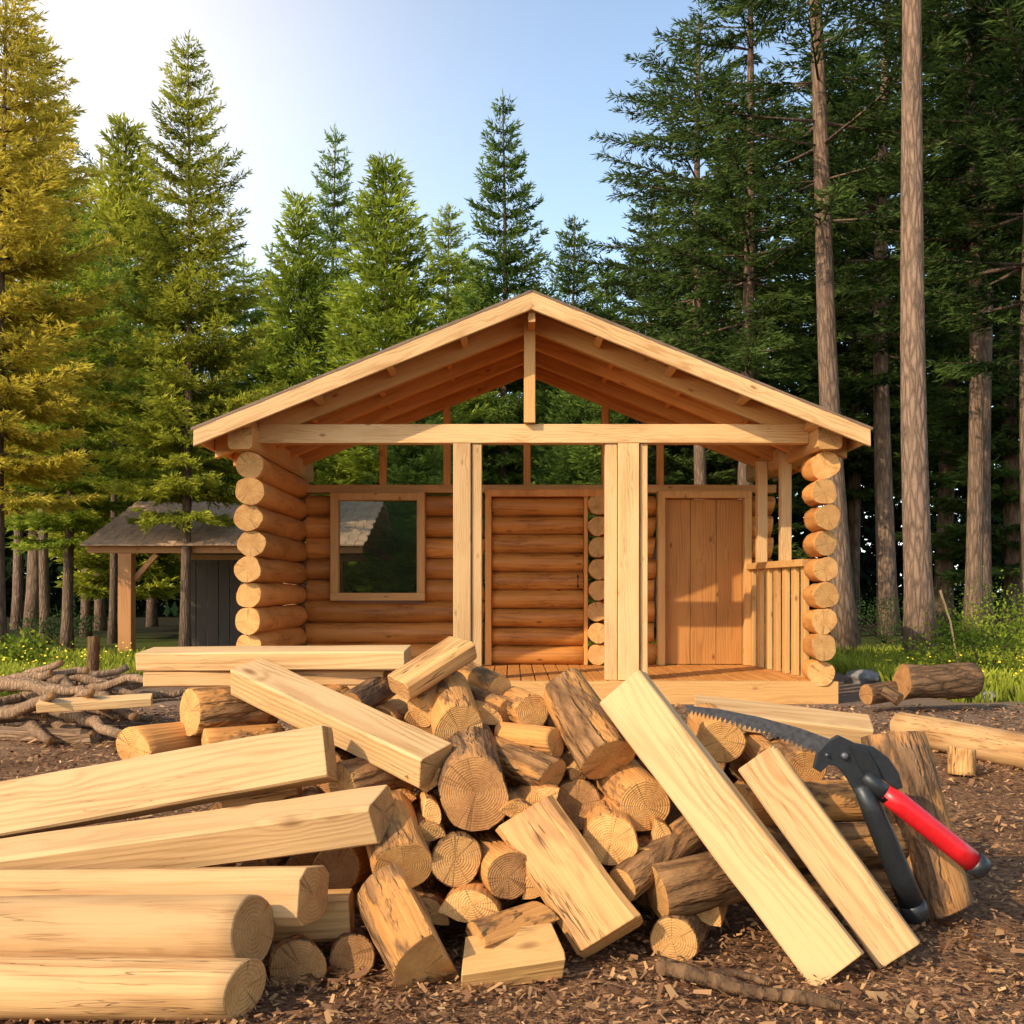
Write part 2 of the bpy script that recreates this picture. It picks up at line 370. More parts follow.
def blades(n, regions, hmin, hmax):
    out = []; tips = []
    for (x0, x1, y0, y1, fr) in regions:
        k = int(n*fr); x = g.uniform(x0, x1, k); y = g.uniform(y0, y1, k)
        keep = np.array([noise.noise(Vector((a*.8, b*.8, 0)))+.3 > 0 for a, b in zip(x, y)]); x, y = x[keep], y[keep]; k = len(x)
        h = g.uniform(hmin, hmax, k); a = g.random(k)*6.283; w = .010+h*.03
        lx, ly = g.normal(0, .35, k)*h, g.normal(0, .35, k)*h
        dx, dy = np.cos(a)*w, np.sin(a)*w; z0 = np.full(k, -.02)
        q = np.stack([np.stack([x-dx, y-dy, z0], 1), np.stack([x+dx, y+dy, z0], 1), np.stack([x+lx*.5+dx*.7, y+ly*.5+dy*.7, h*.6], 1), np.stack([x+lx, y+ly, h], 1)], 1)
        out.append(q.reshape(-1, 3)); t = np.tile([0, 0, .6, 1.0], k); tips.append(t)
    return np.concatenate(out), np.concatenate(tips)
Vg, tg = blades(42000, [(-9, -4.9, 10.6, 17, .36), (4.7, 10, 10.8, 18, .46), (-3.4, 5, 15, 20, .18)], .06, .26)
tag(link('grass', quads('grass', Vg, tg, M['grass'])), 'low green grass at the edges of the clearing', 'grass', kind='stuff')
k = 420; fx = np.where(g.random(k) < .6, g.uniform(5.0, 8.5, k), g.uniform(-8.5, -5.4, k)); fy = g.uniform(11.0, 15.5, k); fz = g.uniform(.12, .42, k)
c = np.stack([fx, fy, fz], 1); a = g.random(k)*6.28; r_ = g.uniform(.010, .022, k)[:, None]
d = np.stack([np.cos(a), np.sin(a)*.5, np.sin(a)*.6], 1)*r_; s = np.stack([-np.sin(a), np.cos(a)*.5, np.cos(a)*.6], 1)*r_
tag(link('flowers', quads('flowers', np.stack([c-d, c-s, c+d, c+s], 1).reshape(-1, 3), np.ones(k*4), M['flower'])), 'tiny yellow flowers sprinkled over the grass at both sides', 'flowers', kind='stuff')

# ------------------------------------------------------------------ trees
def conifer(name, seed, H, base, Rr, nw, per, sl_top, sl_bot, curl, bls, bll, tuft, tw, tsp, pw, r0, skip=0.0, inner=.12, tap=.93):
    g = np.random.default_rng(seed); S = []; D = []; Ln = []; Q = []
    mb = MB()
    def ax(t): return np.array([math.sin(t*5+seed)*H*.006, math.cos(t*4+seed)*H*.006, H*t])
    pts = [ax(i/14) for i in range(15)]; rr = [r0*(1-tap*(i/14))*(1.3 if i == 0 else 1) for i in range(15)]
    pts[0] = pts[0]-np.array([0, 0, .1])
    mb.add(tube_geo(pts, rr, 12))
    for i in range(nw):
        t = base+(1-base)*((i+g.uniform(-.3, .3))/nw); t = min(max(t, base), .992); q = (1-t)/(1-base)
        k = per if q > .1 else max(3, per-2); a0 = g.uniform(0, 6.28)
        for j in range(k):
            if g.random() < skip: continue
            az = a0+6.283*j/k+g.uniform(-.4, .4)
            L = Rr*(q**pw)*(1-.4*max(0, (q-.8)/.2))*g.uniform(.55, 1.2)+.10
            sl = sl_bot+(sl_top-sl_bot)*(1-q)+g.uniform(-.07, .07)
            d = np.array([math.cos(az), math.sin(az), 0]); pe = np.array([-d[1], d[0], 0]); o = ax(t)
            n = max(3, int(L/bls)); s = np.clip(np.linspace(inner, 1, n)+g.uniform(-.02, .02, n), .02, 1)
            hz = L*(sl*s+curl*s*s)
            st = o+d*(L*s)[:, None]; st[:, 2] += hz
            bp = [o+d*L*u+np.array([0, 0, L*(sl*u+curl*u*u)]) for u in (0, .4, .75, 1)]
            rb = max(.008, min(.05, L*.013)); mb.add(tube_geo(bp, [rb, rb*.7, rb*.4, rb*.15], 4))
            for sg in (-1, 1, 0):
                an = g.uniform(R(35), R(68), n) if sg else g.uniform(-.2, .2, n)
                dd = d[None]*np.cos(an)[:, None]+pe[None]*(sg if sg else 1)*np.sin(an)[:, None]
                dd[:, 2] += (sl+2*curl*s)*.6-.12+g.normal(0, .10, n)
                dd /= np.linalg.norm(dd, axis=1)[:, None]
                ll = (bll*L*(1.08-s)*np.minimum(1, s*3)+.14)*g.uniform(.6, 1.2, n) if sg else np.full(n, L/n*1.5)
                S.append(st); D.append(dd); Ln.append(ll); Q.append(s)
    S.append(ax(.95)[None]); D.append(np.array([[0, 0, 1.]])); Ln.append(np.array([H*.055])); Q.append(np.array([.9]))
    S, D, Ln, Q = map(np.concatenate, (S, D, Ln, Q))
    cnt = np.maximum(2, (Ln/tsp).astype(int)); idx = np.repeat(np.arange(len(S)), cnt); m = len(idx)
    u = g.random(m); pos = S[idx]+D[idx]*(Ln[idx]*u)[:, None]
    rv = g.normal(0, 1, (m, 3)); rv[:, 2] *= .7; rv /= np.linalg.norm(rv, axis=1)[:, None]
    dr = D[idx]*.85+rv*.5+np.array([0, 0, .05]); dr /= np.linalg.norm(dr, axis=1)[:, None]
    sv = np.cross(dr, g.normal(0, 1, (m, 3))); sv /= np.linalg.norm(sv, axis=1)[:, None]+1e-6
    ll = (tuft*g.uniform(.6, 1.35, m))[:, None]; w = (tw*g.uniform(.7, 1.3, m))[:, None]
    q = np.stack([pos, pos+dr*ll*.4+sv*w, pos+dr*ll, pos+dr*ll*.4-sv*w], 1).reshape(-1, 3)
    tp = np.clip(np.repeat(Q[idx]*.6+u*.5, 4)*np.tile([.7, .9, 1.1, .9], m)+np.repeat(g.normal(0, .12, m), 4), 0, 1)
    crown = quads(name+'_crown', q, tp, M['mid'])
    o = mb.build('trunk', M['trunkd']); tm = o.data; bpy.data.objects.remove(o)
    return dict(H=H, R=Rr, trunk=tm, crown=crown)
PR = {
 'spruce1': conifer('spruce_open', 11, 12, .10, 2.4, 28, 8, .42, -.32, .20, .10, .40, .155, .017, .028, .84, .17),
 'spruce_hi': conifer('spruce_bare_base', 18, 12, .24, 2.6, 26, 8, .40, -.26, .20, .095, .40, .14, .0145, .025, .86, .14),
 'spruce2': conifer('spruce_open_b', 12, 12, .22, 2.3, 28, 8, .42, -.25, .16, .10, .40, .155, .017, .028, .80, .16),
 'dense1': conifer('fir_dense', 13, 10, .08, 2.0, 37, 9, .85, .02, .12, .095, .42, .155, .019, .029, .88, .15),
 'dense2': conifer('fir_dense_b', 14, 10, .08, 1.8, 36, 9, .95, .12, .08, .095, .40, .155, .019, .029, .82, .14),
 'pine1': conifer('tall_pine', 15, 18, .34, 3.9, 16, 7, .32, -.12, .07, .15, .36, .21, .020, .042, .42, .24, .20, .22, .8),
 'pine2': conifer('tall_pine_b', 16, 18, .42, 3.6, 14, 7, .30, -.08, .08, .15, .36, .21, .020, .042, .40, .23, .20, .20, .8),
 'pine3': conifer('high_pine', 17, 20, .66, 3.0, 12, 6, .40, .0, .04, .17, .34, .22, .024, .05, .40, .27, .15, .26, .6),
 'pine4': conifer('leaning_pine', 19, 18, .52, 3.6, 11, 6, .30, -.05, .06, .16, .36, .21, .020, .042, .35, .27, .30, .25, .65),
}
def tree(kind, px, Y, top, mat, label, group, name='conifer_tree', wide=1.0, rot=None, lean=0, tm='trunkd'):
    p = PR[kind]; H = CAMZ+(HOR-top)*Y/F; s = H/p['H']
    X = (px-512)/F*Y
    r = thing(name, (X, Y, 0), label, 'tree', group)
    r.rotation_mode = 'ZYX'
    r.rotation_euler = (0, lean, random.uniform(0, 6.28) if rot is None else rot); r.scale = (s*wide, s*wide, s)
    for nm, me, mt in (('trunk', p['trunk'], M[tm]), ('crown', p['crown'], M[mat])):
        o = bpy.data.objects.new(nm, me); COL.objects.link(o); o.parent = r
        o.material_slots[0].link = 'OBJECT'; o.material_slots[0].material = mt
    return r
GL = 'golden green conifers on the left'; GM = 'conifers standing behind the cabin'; GR = 'dark pines on the right'
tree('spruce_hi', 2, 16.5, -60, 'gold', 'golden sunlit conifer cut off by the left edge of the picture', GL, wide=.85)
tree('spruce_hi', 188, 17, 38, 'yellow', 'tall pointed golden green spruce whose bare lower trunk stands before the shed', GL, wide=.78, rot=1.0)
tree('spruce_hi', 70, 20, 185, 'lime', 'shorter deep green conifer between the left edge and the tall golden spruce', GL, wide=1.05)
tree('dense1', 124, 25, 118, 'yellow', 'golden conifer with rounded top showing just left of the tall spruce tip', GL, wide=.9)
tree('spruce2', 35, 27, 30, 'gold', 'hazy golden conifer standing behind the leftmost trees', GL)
tree('dense2', 298, 26, 198, 'lime', 'dense light green cone shaped fir above the left roof slope', GM, wide=1.0)
tree('spruce1', 334, 33, 128, 'mid', 'darker slender spruce rising between the two light green firs', GM, wide=.68)
tree('dense1', 388, 24.5, 160, 'lime', 'broad light green fir just left of the cabin ridge', GM, wide=1.1)
tree('spruce2', 447, 35, 203, 'lime', 'small pale spruce between the broad fir and the tallest middle spruce', GM, wide=.85)
tree('spruce1', 503, 30, 98, 'mid', 'tall tiered dark spruce directly above the cabin ridge', GM, wide=.8)
tree('spruce2', 572, 34, 215, 'mid', 'blue green pointed spruce right of the cabin ridge', GM, wide=.85)
tree('dense2', 608, 38, 270, 'mid', 'low spruce tip at the left foot of the dark pines', GM, wide=1.0)
tree('spruce2', 245, 34, 255, 'lime', 'low conifer filling the gap between the tall golden spruce and the light green fir', GM, wide=1.0)
tree('dense1', 470, 40, 262, 'lime', 'low green fir below the tallest middle spruce', GM, wide=1.2)
tree('dense2', 545, 42, 290, 'mid', 'low green fir just above the right roof slope', GM, wide=1.2)
tree('dense1', 418, 22, 345, 'mid', 'young fir seen through the left of the open gable', GM, wide=1.2)
tree('dense2', 585, 23, 340, 'mid', 'young fir seen through the right of the open gable', GM, wide=1.2)
# right
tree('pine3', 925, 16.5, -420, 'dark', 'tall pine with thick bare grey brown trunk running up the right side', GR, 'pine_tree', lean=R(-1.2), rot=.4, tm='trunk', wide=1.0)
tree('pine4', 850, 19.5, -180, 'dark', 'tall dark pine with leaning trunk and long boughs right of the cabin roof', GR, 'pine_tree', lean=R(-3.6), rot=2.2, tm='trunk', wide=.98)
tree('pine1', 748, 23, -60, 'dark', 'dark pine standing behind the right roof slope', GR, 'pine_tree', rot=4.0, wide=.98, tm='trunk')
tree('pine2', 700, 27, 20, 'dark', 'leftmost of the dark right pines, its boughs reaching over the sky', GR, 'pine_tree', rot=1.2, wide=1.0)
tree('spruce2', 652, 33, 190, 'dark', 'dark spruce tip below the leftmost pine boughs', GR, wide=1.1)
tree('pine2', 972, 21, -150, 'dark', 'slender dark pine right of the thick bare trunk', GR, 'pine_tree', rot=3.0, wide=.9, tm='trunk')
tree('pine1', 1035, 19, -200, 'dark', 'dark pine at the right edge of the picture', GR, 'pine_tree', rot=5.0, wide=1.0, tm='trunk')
bgl = 'shaded conifer among the crowded dark trees at the back of the right hand forest'
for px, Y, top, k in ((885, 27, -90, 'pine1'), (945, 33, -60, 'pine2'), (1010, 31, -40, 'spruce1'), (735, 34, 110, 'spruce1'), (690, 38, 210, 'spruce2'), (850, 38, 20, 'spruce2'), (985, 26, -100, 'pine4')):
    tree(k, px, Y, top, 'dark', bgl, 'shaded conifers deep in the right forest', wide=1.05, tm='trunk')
bgl2 = 'slim trunked conifer in the shaded wood behind the shed'
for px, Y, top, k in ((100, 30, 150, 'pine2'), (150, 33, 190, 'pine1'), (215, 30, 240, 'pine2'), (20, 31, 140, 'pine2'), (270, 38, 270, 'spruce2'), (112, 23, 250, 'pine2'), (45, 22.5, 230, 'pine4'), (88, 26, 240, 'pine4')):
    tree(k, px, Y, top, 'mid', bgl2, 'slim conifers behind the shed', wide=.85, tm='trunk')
# far wood, reads as one mass
n = 90000
x = g.uniform(-46, 46, n); y = g.uniform(44, 52, n)
def fh(a):
    b = 8.0+5.0*min(1, max(0, (a-7)/6))+3.0*min(1, max(0, (-10-a)/4))
    return b+1.6*noise.noise(Vector((a*.35, 0, 0)))+1.8*noise.noise(Vector((a*1.1, 5, 0)))
hh = np.array([fh(a) for a in x])
z = g.random(n)*hh
c = np.stack([x, y, z], 1); d = g.normal(0, 1, (n, 3)); d /= np.linalg.norm(d, axis=1)[:, None]
s = np.cross(d, g.normal(0, 1, (n, 3))); s /= np.linalg.norm(s, axis=1)[:, None]
q = np.stack([c-d*.36, c+s*.14, c+d*.36, c-s*.14], 1).reshape(-1, 3)
tag(link('distant_wood', quads('distant_wood', q, np.repeat(g.random(n), 4), M['far'])), 'dark mass of distant forest behind the clearing', 'forest', kind='stuff')

def shrub(px, py, Y, r, h, mat, label, group=None, n=1500, leaf=.05):
    base = P(px, py, Y); rt = thing('shrub', (base.x, Y, 0), label, 'shrub', group)
    gg = np.random.default_rng(int(px*7+py)); k = 9
    cen = np.stack([gg.normal(0, r*.45, k), gg.normal(0, r*.45, k), gg.uniform(.25, .85, k)*h], 1)
    ci = gg.integers(0, k, n); c = cen[ci]+gg.normal(0, 1, (n, 3))*np.array([r*.26, r*.26, h*.16]); c[:, 2] = np.abs(c[:, 2])
    d = gg.normal(0, 1, (n, 3))+np.array([0, 0, .6]); d /= np.linalg.norm(d, axis=1)[:, None]
    s = np.cross(d, gg.normal(0, 1, (n, 3))); s /= np.linalg.norm(s, axis=1)[:, None]
    l = leaf*gg.uniform(.6, 1.4, n)[:, None]
    q = np.stack([c, c+d*l*.5+s*l*.28, c+d*l, c+d*l*.5-s*l*.28], 1).reshape(-1, 3)
    W = Matrix.Translation((base.x, Y, 0))
    link('foliage', quads('foliage', q, np.repeat(gg.random(n), 4), M[mat]), rt, W)
    mb = MB()
    for e in cen: mb.add(tube_geo([(0, 0, -.03), (e[0]*.4, e[1]*.4, e[2]*.5), tuple(e)], [.012, .009, .005], 5))
    mb.build('stem', M['trunkd'], rt, W)
shrub(985, 655, 13.5, .75, .85, 'leaf', 'sunlit yellow green bush at the right edge beyond the logs', n=2600)
shrub(1022, 650, 15, .9, 1.2, 'leaf', 'taller bright bush cut off by the right edge', n=2600)
shrub(950, 655, 17.5, .6, .6, 'leafdark', 'low dark bush beside the thick pine trunk')
shrub(18, 665, 14.5, .7, .5, 'leaf', 'low sunlit weeds at the left edge near the stick heap', leaf=.07)
shrub(62, 655, 21, .8, .7, 'leafdark', 'dark undergrowth bush left of the shed')
shrub(1000, 640, 24, 1.4, 1.3, 'leafdark', 'dark undergrowth behind the sunlit bushes on the right')
shrub(885, 640, 23, 1.1, 1.0, 'leafdark', 'dark undergrowth between the two big pine trunks')

# ------------------------------------------------------------------ shed
sh = thing('open_shed', (-4.8, 19.5, 0), 'small open sided shed with brown shingled roof behind the cabin on the left', 'shed')
mb = MB()
ridge = Vector((-4.8, 19.5, 2.82)); L = 4.7
for sgn in (-1, 1):
    e = Vector((-4.8, 19.5+sgn*2.55, 1.90)); dirv = (e-ridge).normalized(); nrm = Vector((0, sgn*.33, .94)).normalized()
    ncs = 15; ln = (e-ridge).length
    for i in range(ncs):
        c = ridge+dirv*(ln*(i+.5)/ncs)+nrm*(.03)
        nb = 30
        for j in range(nb):
            w = L/nb; cx = c+Vector((-L/2+w*(j+.5)+(.5*w if i % 2 else 0)*.3, 0, 0))
            W = Matrix.Identity(4); yy = nrm; xx = Vector((1, 0, 0)); zz = dirv
            for r_ in range(3): W[r_][0], W[r_][1], W[r_][2], W[r_][3] = xx[r_], yy[r_], zz[r_], cx[r_]
            mb.add(sweep_geo(rect(w-.006, .022+random.uniform(0, .012), .003), ln/ncs*1.12, 1), 0, W)
mb.build('roof', [M['shingle']], sh, Matrix.Identity(4))
for yy in (17.15, 21.85):
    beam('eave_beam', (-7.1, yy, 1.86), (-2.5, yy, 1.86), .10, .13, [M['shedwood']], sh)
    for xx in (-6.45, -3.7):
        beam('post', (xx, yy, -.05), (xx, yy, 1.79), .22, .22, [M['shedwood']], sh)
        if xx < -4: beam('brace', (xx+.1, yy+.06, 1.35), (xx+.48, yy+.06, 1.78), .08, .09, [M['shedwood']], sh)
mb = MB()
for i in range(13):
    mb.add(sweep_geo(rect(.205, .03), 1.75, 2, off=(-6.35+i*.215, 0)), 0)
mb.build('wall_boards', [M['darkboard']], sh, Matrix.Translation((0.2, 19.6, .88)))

# ------------------------------------------------------------------ cabin
cab = thing('log_cabin', (.25, 12, 0), 'half built log cabin with open timber porch and gable roof', 'cabin')
YF, YB = 10.8, 13.0
DT = .23
LM = [M['cabside'], M['cabend']]; WMT = [M['cablog'], M['cabend']]; PM = [M['pine'], M['pine_end']]; FM = [M['frame'], M['pine_end']]; RM = [M['roofwood'], M['pine_end']]
# corner / side logs
for i in range(9):
    z = .315+.27*i
    j = random.uniform(-.05, .05)
    log('side_wall_log', (-2.74+random.uniform(-.02, .02), 10.66+j, z), (-2.74, 13.3, z), .138+random.uniform(-.008, .006), LM, cab, lump=.07, n=26, taper=.04, freq=3, cv=.25)
    log('corner_log', (3.25+random.uniform(-.03, .03), 10.64+random.uniform(-.05, .05), z), (3.25, 11.02, z), .136+random.uniform(-.01, .006), LM, cab, lump=.10, n=26, freq=6, cv=.3)
# back wall
def wl(x0, x1, i):
    log('wall_log', (x0, YB+.12, .365+.27*i), (x1, YB+.12, .365+.27*i), .137+random.uniform(-.006, .006), WMT, cab, lump=.07, n=24, taper=.03, freq=3)
for i in range(8):
    if i < 3: wl(-2.62, -.36, i)
    else:
        wl(-2.62, -2.27, i); wl(-1.12, -.36, i)
    wl(1.12, 1.82, i); wl(3.04, 3.32, i)
    log('jamb_log', (1.085+random.uniform(-.015, .015), YB-.12+random.uniform(-.02, .02), .365+.27*i), (1.085, YB+.24, .365+.27*i), .126, WMT, cab, lump=.08, n=20, cv=.2)
beam('wall_plate', (-2.66, YB+.1, 2.465), (3.35, YB+.1, 2.465), .10, .25, FM, cab, up=(0, 1, 0))
# window
wf = MB()
wx0, wx1, wz0, wz1 = -2.29, -1.10, 1.045, 2.41
def fr(mb, a, b, w, d, up=(0, 1, 0)):
    W, L_ = frame(a, b, up); mb.add(sweep_geo(rect(w, d), L_, 2), 0, W)
yw = YB-.03
fr(wf, (wx0+.05, yw, wz0+.1), (wx0+.05, yw, wz1), .10, .16); fr(wf, (wx1-.05, yw, wz0+.1), (wx1-.05, yw, wz1), .10, .16)
fr(wf, (wx0+.1, yw, wz1-.05), (wx1-.1, yw, wz1-.05), .098, .15)
win = wf.build('window', FM, cab)
beam('sill', (wx0, yw, wz0+.05), (wx1, yw, wz0+.05), .098, .165, FM, win, up=(0, 1, 0))
beam('pane', (wx0+.102, yw+.05, (wz0+wz1)/2), (wx1-.102, yw+.05, (wz0+wz1)/2), .012, wz1-wz0-.20, [M['glass']], win, c=.001)
# log door
dx0, dx1 = -.34, 1.18
df = MB()
fr(df, (dx0+.04, yw, DT+.003), (dx0+.04, yw, 2.36), .08, .16)
fr(df, (.935, yw+.03, DT+.003), (.935, yw+.03, 2.36), .05, .12)
fr(df, (dx0, yw-.003, 2.405), (dx1, yw-.003, 2.405), .09, .16)
dfo = df.build('door_frame', RM, cab)
dm = MB()
for i in range(9):
    z = DT+.122+.236*i
    W, L_ = frame((dx0+.085, YB+.07, z), (.905, YB+.07, z)); dm.add(sweep_geo(circ(.122+random.uniform(-.006, .004), 20), L_, 8, lump=.07, freq=3, seed=sd()), None, W)
W, _ = frame((dx0, YB, 1.2), (dx1, YB, 1.2)); Wi = W.inverted(); dm.V = [tuple(Wi @ Vector(v)) for v in dm.V]
door = dm.build('door', WMT, cab, W)
hm = MB(); hm.add(tube_geo([(.83, YB-.04, 1.22), (.83, YB-.11, 1.22), (.83, YB-.11, 1.36), (.83, YB-.04, 1.36)], [.012]*4, 8)); hm.build('handle', [M['iron']], door)
# plank door
px0, px1 = 1.84, 3.02
df = MB()
for xx in (px0+.045, px1-.045): fr(df, (xx, yw, DT+.003), (xx, yw, 2.34), .09, .16)
fr(df, (px0, yw-.003, 2.385), (px1, yw-.003, 2.385), .09, .16)
df.build('door_frame', FM, cab)
dm = MB(); npl = 3; w = (px1-px0-.19)/npl
for i in range(npl):
    dm.add(sweep_geo(rect(w-.006, .04, .004), 2.09, 2, off=((i-(npl-1)/2)*w, random.uniform(-.004, .004))), 0)
door2 = dm.build('plank_door', [M['door'], M['pine_end']], cab, Matrix.Translation(((px0+px1)/2, YB+.03, DT+1.055)))
# deck
dk = MB(); nb = 40; w = 6.1/nb
for i in range(nb): dk.add(sweep_geo(rect(w-.012, .04, .005), 2.33, 2, off=((i-(nb-1)/2)*w, random.uniform(-.002, .002))), 0)
W, _ = frame((.25, 10.78, DT-.02), (.25, 13.11, DT-.02)); dk.build('deck', RM, cab, W)
beam('rim_beam', (-2.85, 10.72, .105), (3.40, 10.72, .105), .11, .24, FM, cab)
for xx in (-2.7, -1.2, .3, 1.8, 3.1):
    beam('deck_joist', (xx, 10.8, .09), (xx, 13.2, .09), .09, .185, RM, cab)
for xx in (-2.4, .3, 3.0):
    beam('footing_block', (xx-.18, 11.0, .0), (xx+.18, 11.0, .0), .3, .1, [M['rock']], cab)
# front posts
zb, zt = DT+.002, 2.722
def post(pa, pb, y, d): 
    a = (pa-512)/F*y; b = (pb-512)/F*y
    beam('post', ((a+b)/2, y+d/2, zb), ((a+b)/2, y+d/2, zt), abs(b-a)-.004, d, PM, cab, up=(0, 1, 0))
post(453, 471, 10.76, .17); post(471.5, 482, 10.79, .13)
post(605, 617.5, 10.79, .13); post(618, 639.5, 10.76, .17); post(640, 648, 10.80, .11)
beam('tie_beam', (-2.66, 10.84, 2.825), (3.12, 10.84, 2.825), .15, .20, PM, cab)
beam('wall_plate', (-2.78, 10.46, 2.745), (-2.78, 13.7, 2.745), .25, .25, FM, cab, c=.03)
beam('wall_plate', (3.25, 10.46, 2.745), (3.25, 13.7, 2.745), .25, .25, FM, cab, c=.03)
# roof
RX, AP, S_, HW = .2, 4.19, .405, 3.39
def zt_(x): return AP-S_*abs(x-RX)
ang = math.atan(S_)
def slopebar(name, sgn, y, h, w, drop, mats, parent, x_in=0.0, x_out=HW):
    nrm = Vector((sgn*math.sin(ang), 0, math.cos(ang)))
    dz = (drop+h/2)/math.cos(ang)
    a = Vector((RX+sgn*x_in, y, AP-S_*x_in-dz)); b = Vector((RX+sgn*x_out, y, AP-S_*x_out-dz))
    return beam(name, a, b, w, h, mats, parent, up=nrm, cut=(0, -S_), cut2=(0, -S_))
for sgn in (-1, 1):
    mb = MB(); n_ = 18; ln = HW/math.cos(ang)
    nrm = Vector((sgn*math.sin(ang), 0, math.cos(ang))); dv = Vector((sgn*math.cos(ang), 0, -math.sin(ang)))
    for i in range(n_):
        c = Vector((RX, 0, AP))+dv*(ln*(i+.5)/n_)-nrm*.045
        W, L_ = frame((c.x, 10.31, c.z), (c.x, 13.9, c.z), nrm); mb.add(sweep_geo(rect(ln/n_-.014, .028+random.uniform(-.008, .004), .004), L_, 3), 0, W)
    Wf, _ = frame((0, 0, 0), (0, 1, 0)); Wi = Wf.inverted(); mb.V = [tuple(Wi @ Vector(v)) for v in mb.V]
    sheath = mb.build('roof_sheathing', RM, cab, Wf)
    mb = MB()
    for i in range(14):
        c = Vector((RX, 0, AP))+dv*((ln+.03)*(i+.5)/14)+nrm*(-.014)
        W, L_ = frame((c.x, 10.245, c.z), (c.x, 13.95, c.z), nrm); mb.add(sweep_geo(rect(ln/14*1.0+.004, .022+.006*(i % 2), .003), L_, 4), 0, W)
    mb.build('shingles', [M['roofedge']], sheath)
    slopebar('barge_board', sgn, 10.275, .18, .05, .004, PM, sheath)
    for y in (10.84, 11.55, 12.3, 13.06):
        slopebar('rafter', sgn, y, .19, .09, .062, FM if y < 10.9 else RM, cab, x_in=.045, x_out=HW-.06)
    for xo in (.75, 1.5, 2.25, 2.95):
        c = Vector((RX+sgn*xo, 0, AP-S_*xo))-nrm*.115
        beam('lookout', (c.x, 10.305, c.z), (c.x, 10.79, c.z), .07, .10, FM, cab, up=nrm)
        for ya, yb in ((10.89, 11.50), (11.60, 12.25)):
            beam('purlin_block', (c.x+sgn*.2, ya, c.z-.08), (c.x+sgn*.2, yb, c.z-.08), .06, .09, RM, cab, up=nrm)
    beam('eave_board', (RX+sgn*(HW-.035), 10.305, zt_(RX+HW)-.105), (RX+sgn*(HW-.035), 13.9, zt_(RX+HW)-.105), .03, .13, FM, cab)
beam('ridge_beam', (RX, 10.32, AP-.2), (RX, 13.88, AP-.2), .07, .22, RM, cab)
beam('king_post', (.185, 10.72, 2.928), (.185, 10.72, AP-.14), .12, .08, FM, cab, up=(0, 1, 0))
for pxx in (383, 447, 527, 605, 660):
    xx = (pxx-512)/F*13.06
    beam('gable_stud', (xx, 13.06, 2.518), (xx, 13.06, zt_(xx)-.26), .09, .085, RM, cab, up=(0, 1, 0))
# right side railing and posts
def rx(y): return 3.2-(y-11.05)*.095
rl = MB(); fr(rl, (rx(11.05), 11.05, 1.475), (rx(12.95), 12.95, 1.475), .15, .08, (0, 0, 1))
rail = rl.build('railing', FM, cab)
for i in range(7):
    y = 11.15+i*.285
    beam('baluster', (rx(y), y, DT+.002), (rx(y), y, 1.434), .055, .15, FM, rail, up=(0, 1, 0))
for y in (11.75, 12.55):
    beam('side_post', (rx(y), y, 1.516), (rx(y), y, 2.75), .12, .12, PM, cab, up=(0, 1, 0))

# ------------------------------------------------------------------ the timber pile
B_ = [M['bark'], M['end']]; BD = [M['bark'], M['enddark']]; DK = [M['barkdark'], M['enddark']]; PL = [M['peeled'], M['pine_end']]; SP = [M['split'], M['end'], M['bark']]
def u2(rpx, Y): return rpx*Y/F
TB = 'long timbers stacked at the left'; FW = 'firewood logs in the pile'
def L_log(a, b, rpx, label, mats=B_, cat='log', group=FW, name='firewood_log', **k):
    k.setdefault('lump', .075); k.setdefault('cv', .25)
    return tag(log(name, P(*a), P(*b), u2(rpx, a[2]), mats, None, **k), label, cat, group)
def L_beam(a, b, w, h, label, mats=PM, up=(0, 0, 1), cat='plank', group=None, name='timber_beam', c=.006, lump=.045, cut=(0, 0), cut2=(0, 0)):
    return tag(beam(name, P(*a), P(*b), w, h, mats, None, up, c, lump, cut, cut2), label, cat, group)
L_log((-330, 982, 2.83), (246, 989, 2.83), 31, 'lowest peeled round log of the left stack, lying on the ground', PL, group=TB, name='peeled_log', lump=.06, taper=.04, cut2=(.42, .05), n=36)
L_log((-330, 934, 2.97), (254, 931, 2.97), 34, 'peeled round log second from the bottom of the left stack', PL, group=TB, name='peeled_log', lump=.06, taper=-.05, cut2=(.36, -.08), n=36)
L_beam((-300, 898, 3.15), (314, 895, 3.15), .15, .165, 'rough squared beam resting third from the bottom of the left stack', [M['peeled'], M['pine_end']], (0, .15, 1), 'beam', TB, c=.03, cut2=(.4, .05), lump=.07)
L_beam((-280, 906, 3.30), (384, 814, 3.34), .16, .135, 'squared beam sloping up to the right, second from the top of the left stack', PM, (0, -.25, 1), 'beam', TB, c=.012, cut2=(.35, -.1))
L_beam((-280, 862, 3.50), (330, 752, 3.50), .10, .185, 'wide pale plank lying uppermost on the left stack, sloping up right', PM, (0, .35, 1), 'plank', TB, c=.008, cut2=(.15, 0))
L_beam((145, 659, 4.22), (408, 657, 4.18), .20, .075, 'long flat plank lying level on the top left of the pile', PM, (0, -.08, 1), 'plank', c=.006)
L_beam((150, 678, 4.20), (385, 676, 4.24), .18, .06, 'flat board directly beneath the level top plank', [M['peeled'], M['pine_end']], (0, 0, 1), 'plank')
L_beam((247, 676, 4.05), (436, 766, 3.52), .165, .115, 'short thick pale beam pointing down right at the top of the pile', PM, (.05, -.35, 1), 'beam', c=.008)
L_beam((622, 688, 3.62), (839, 972, 3.10), .185, .075, 'longest pale plank leaning down the right front of the pile', PM, (-.55, -.9, .35), 'plank', c=.006)
L_beam((758, 758, 3.52), (900, 956, 3.20), .15, .085, 'shorter pale plank leaning beside the saw handles', PM, (-.5, -.9, .35), 'plank', c=.006)
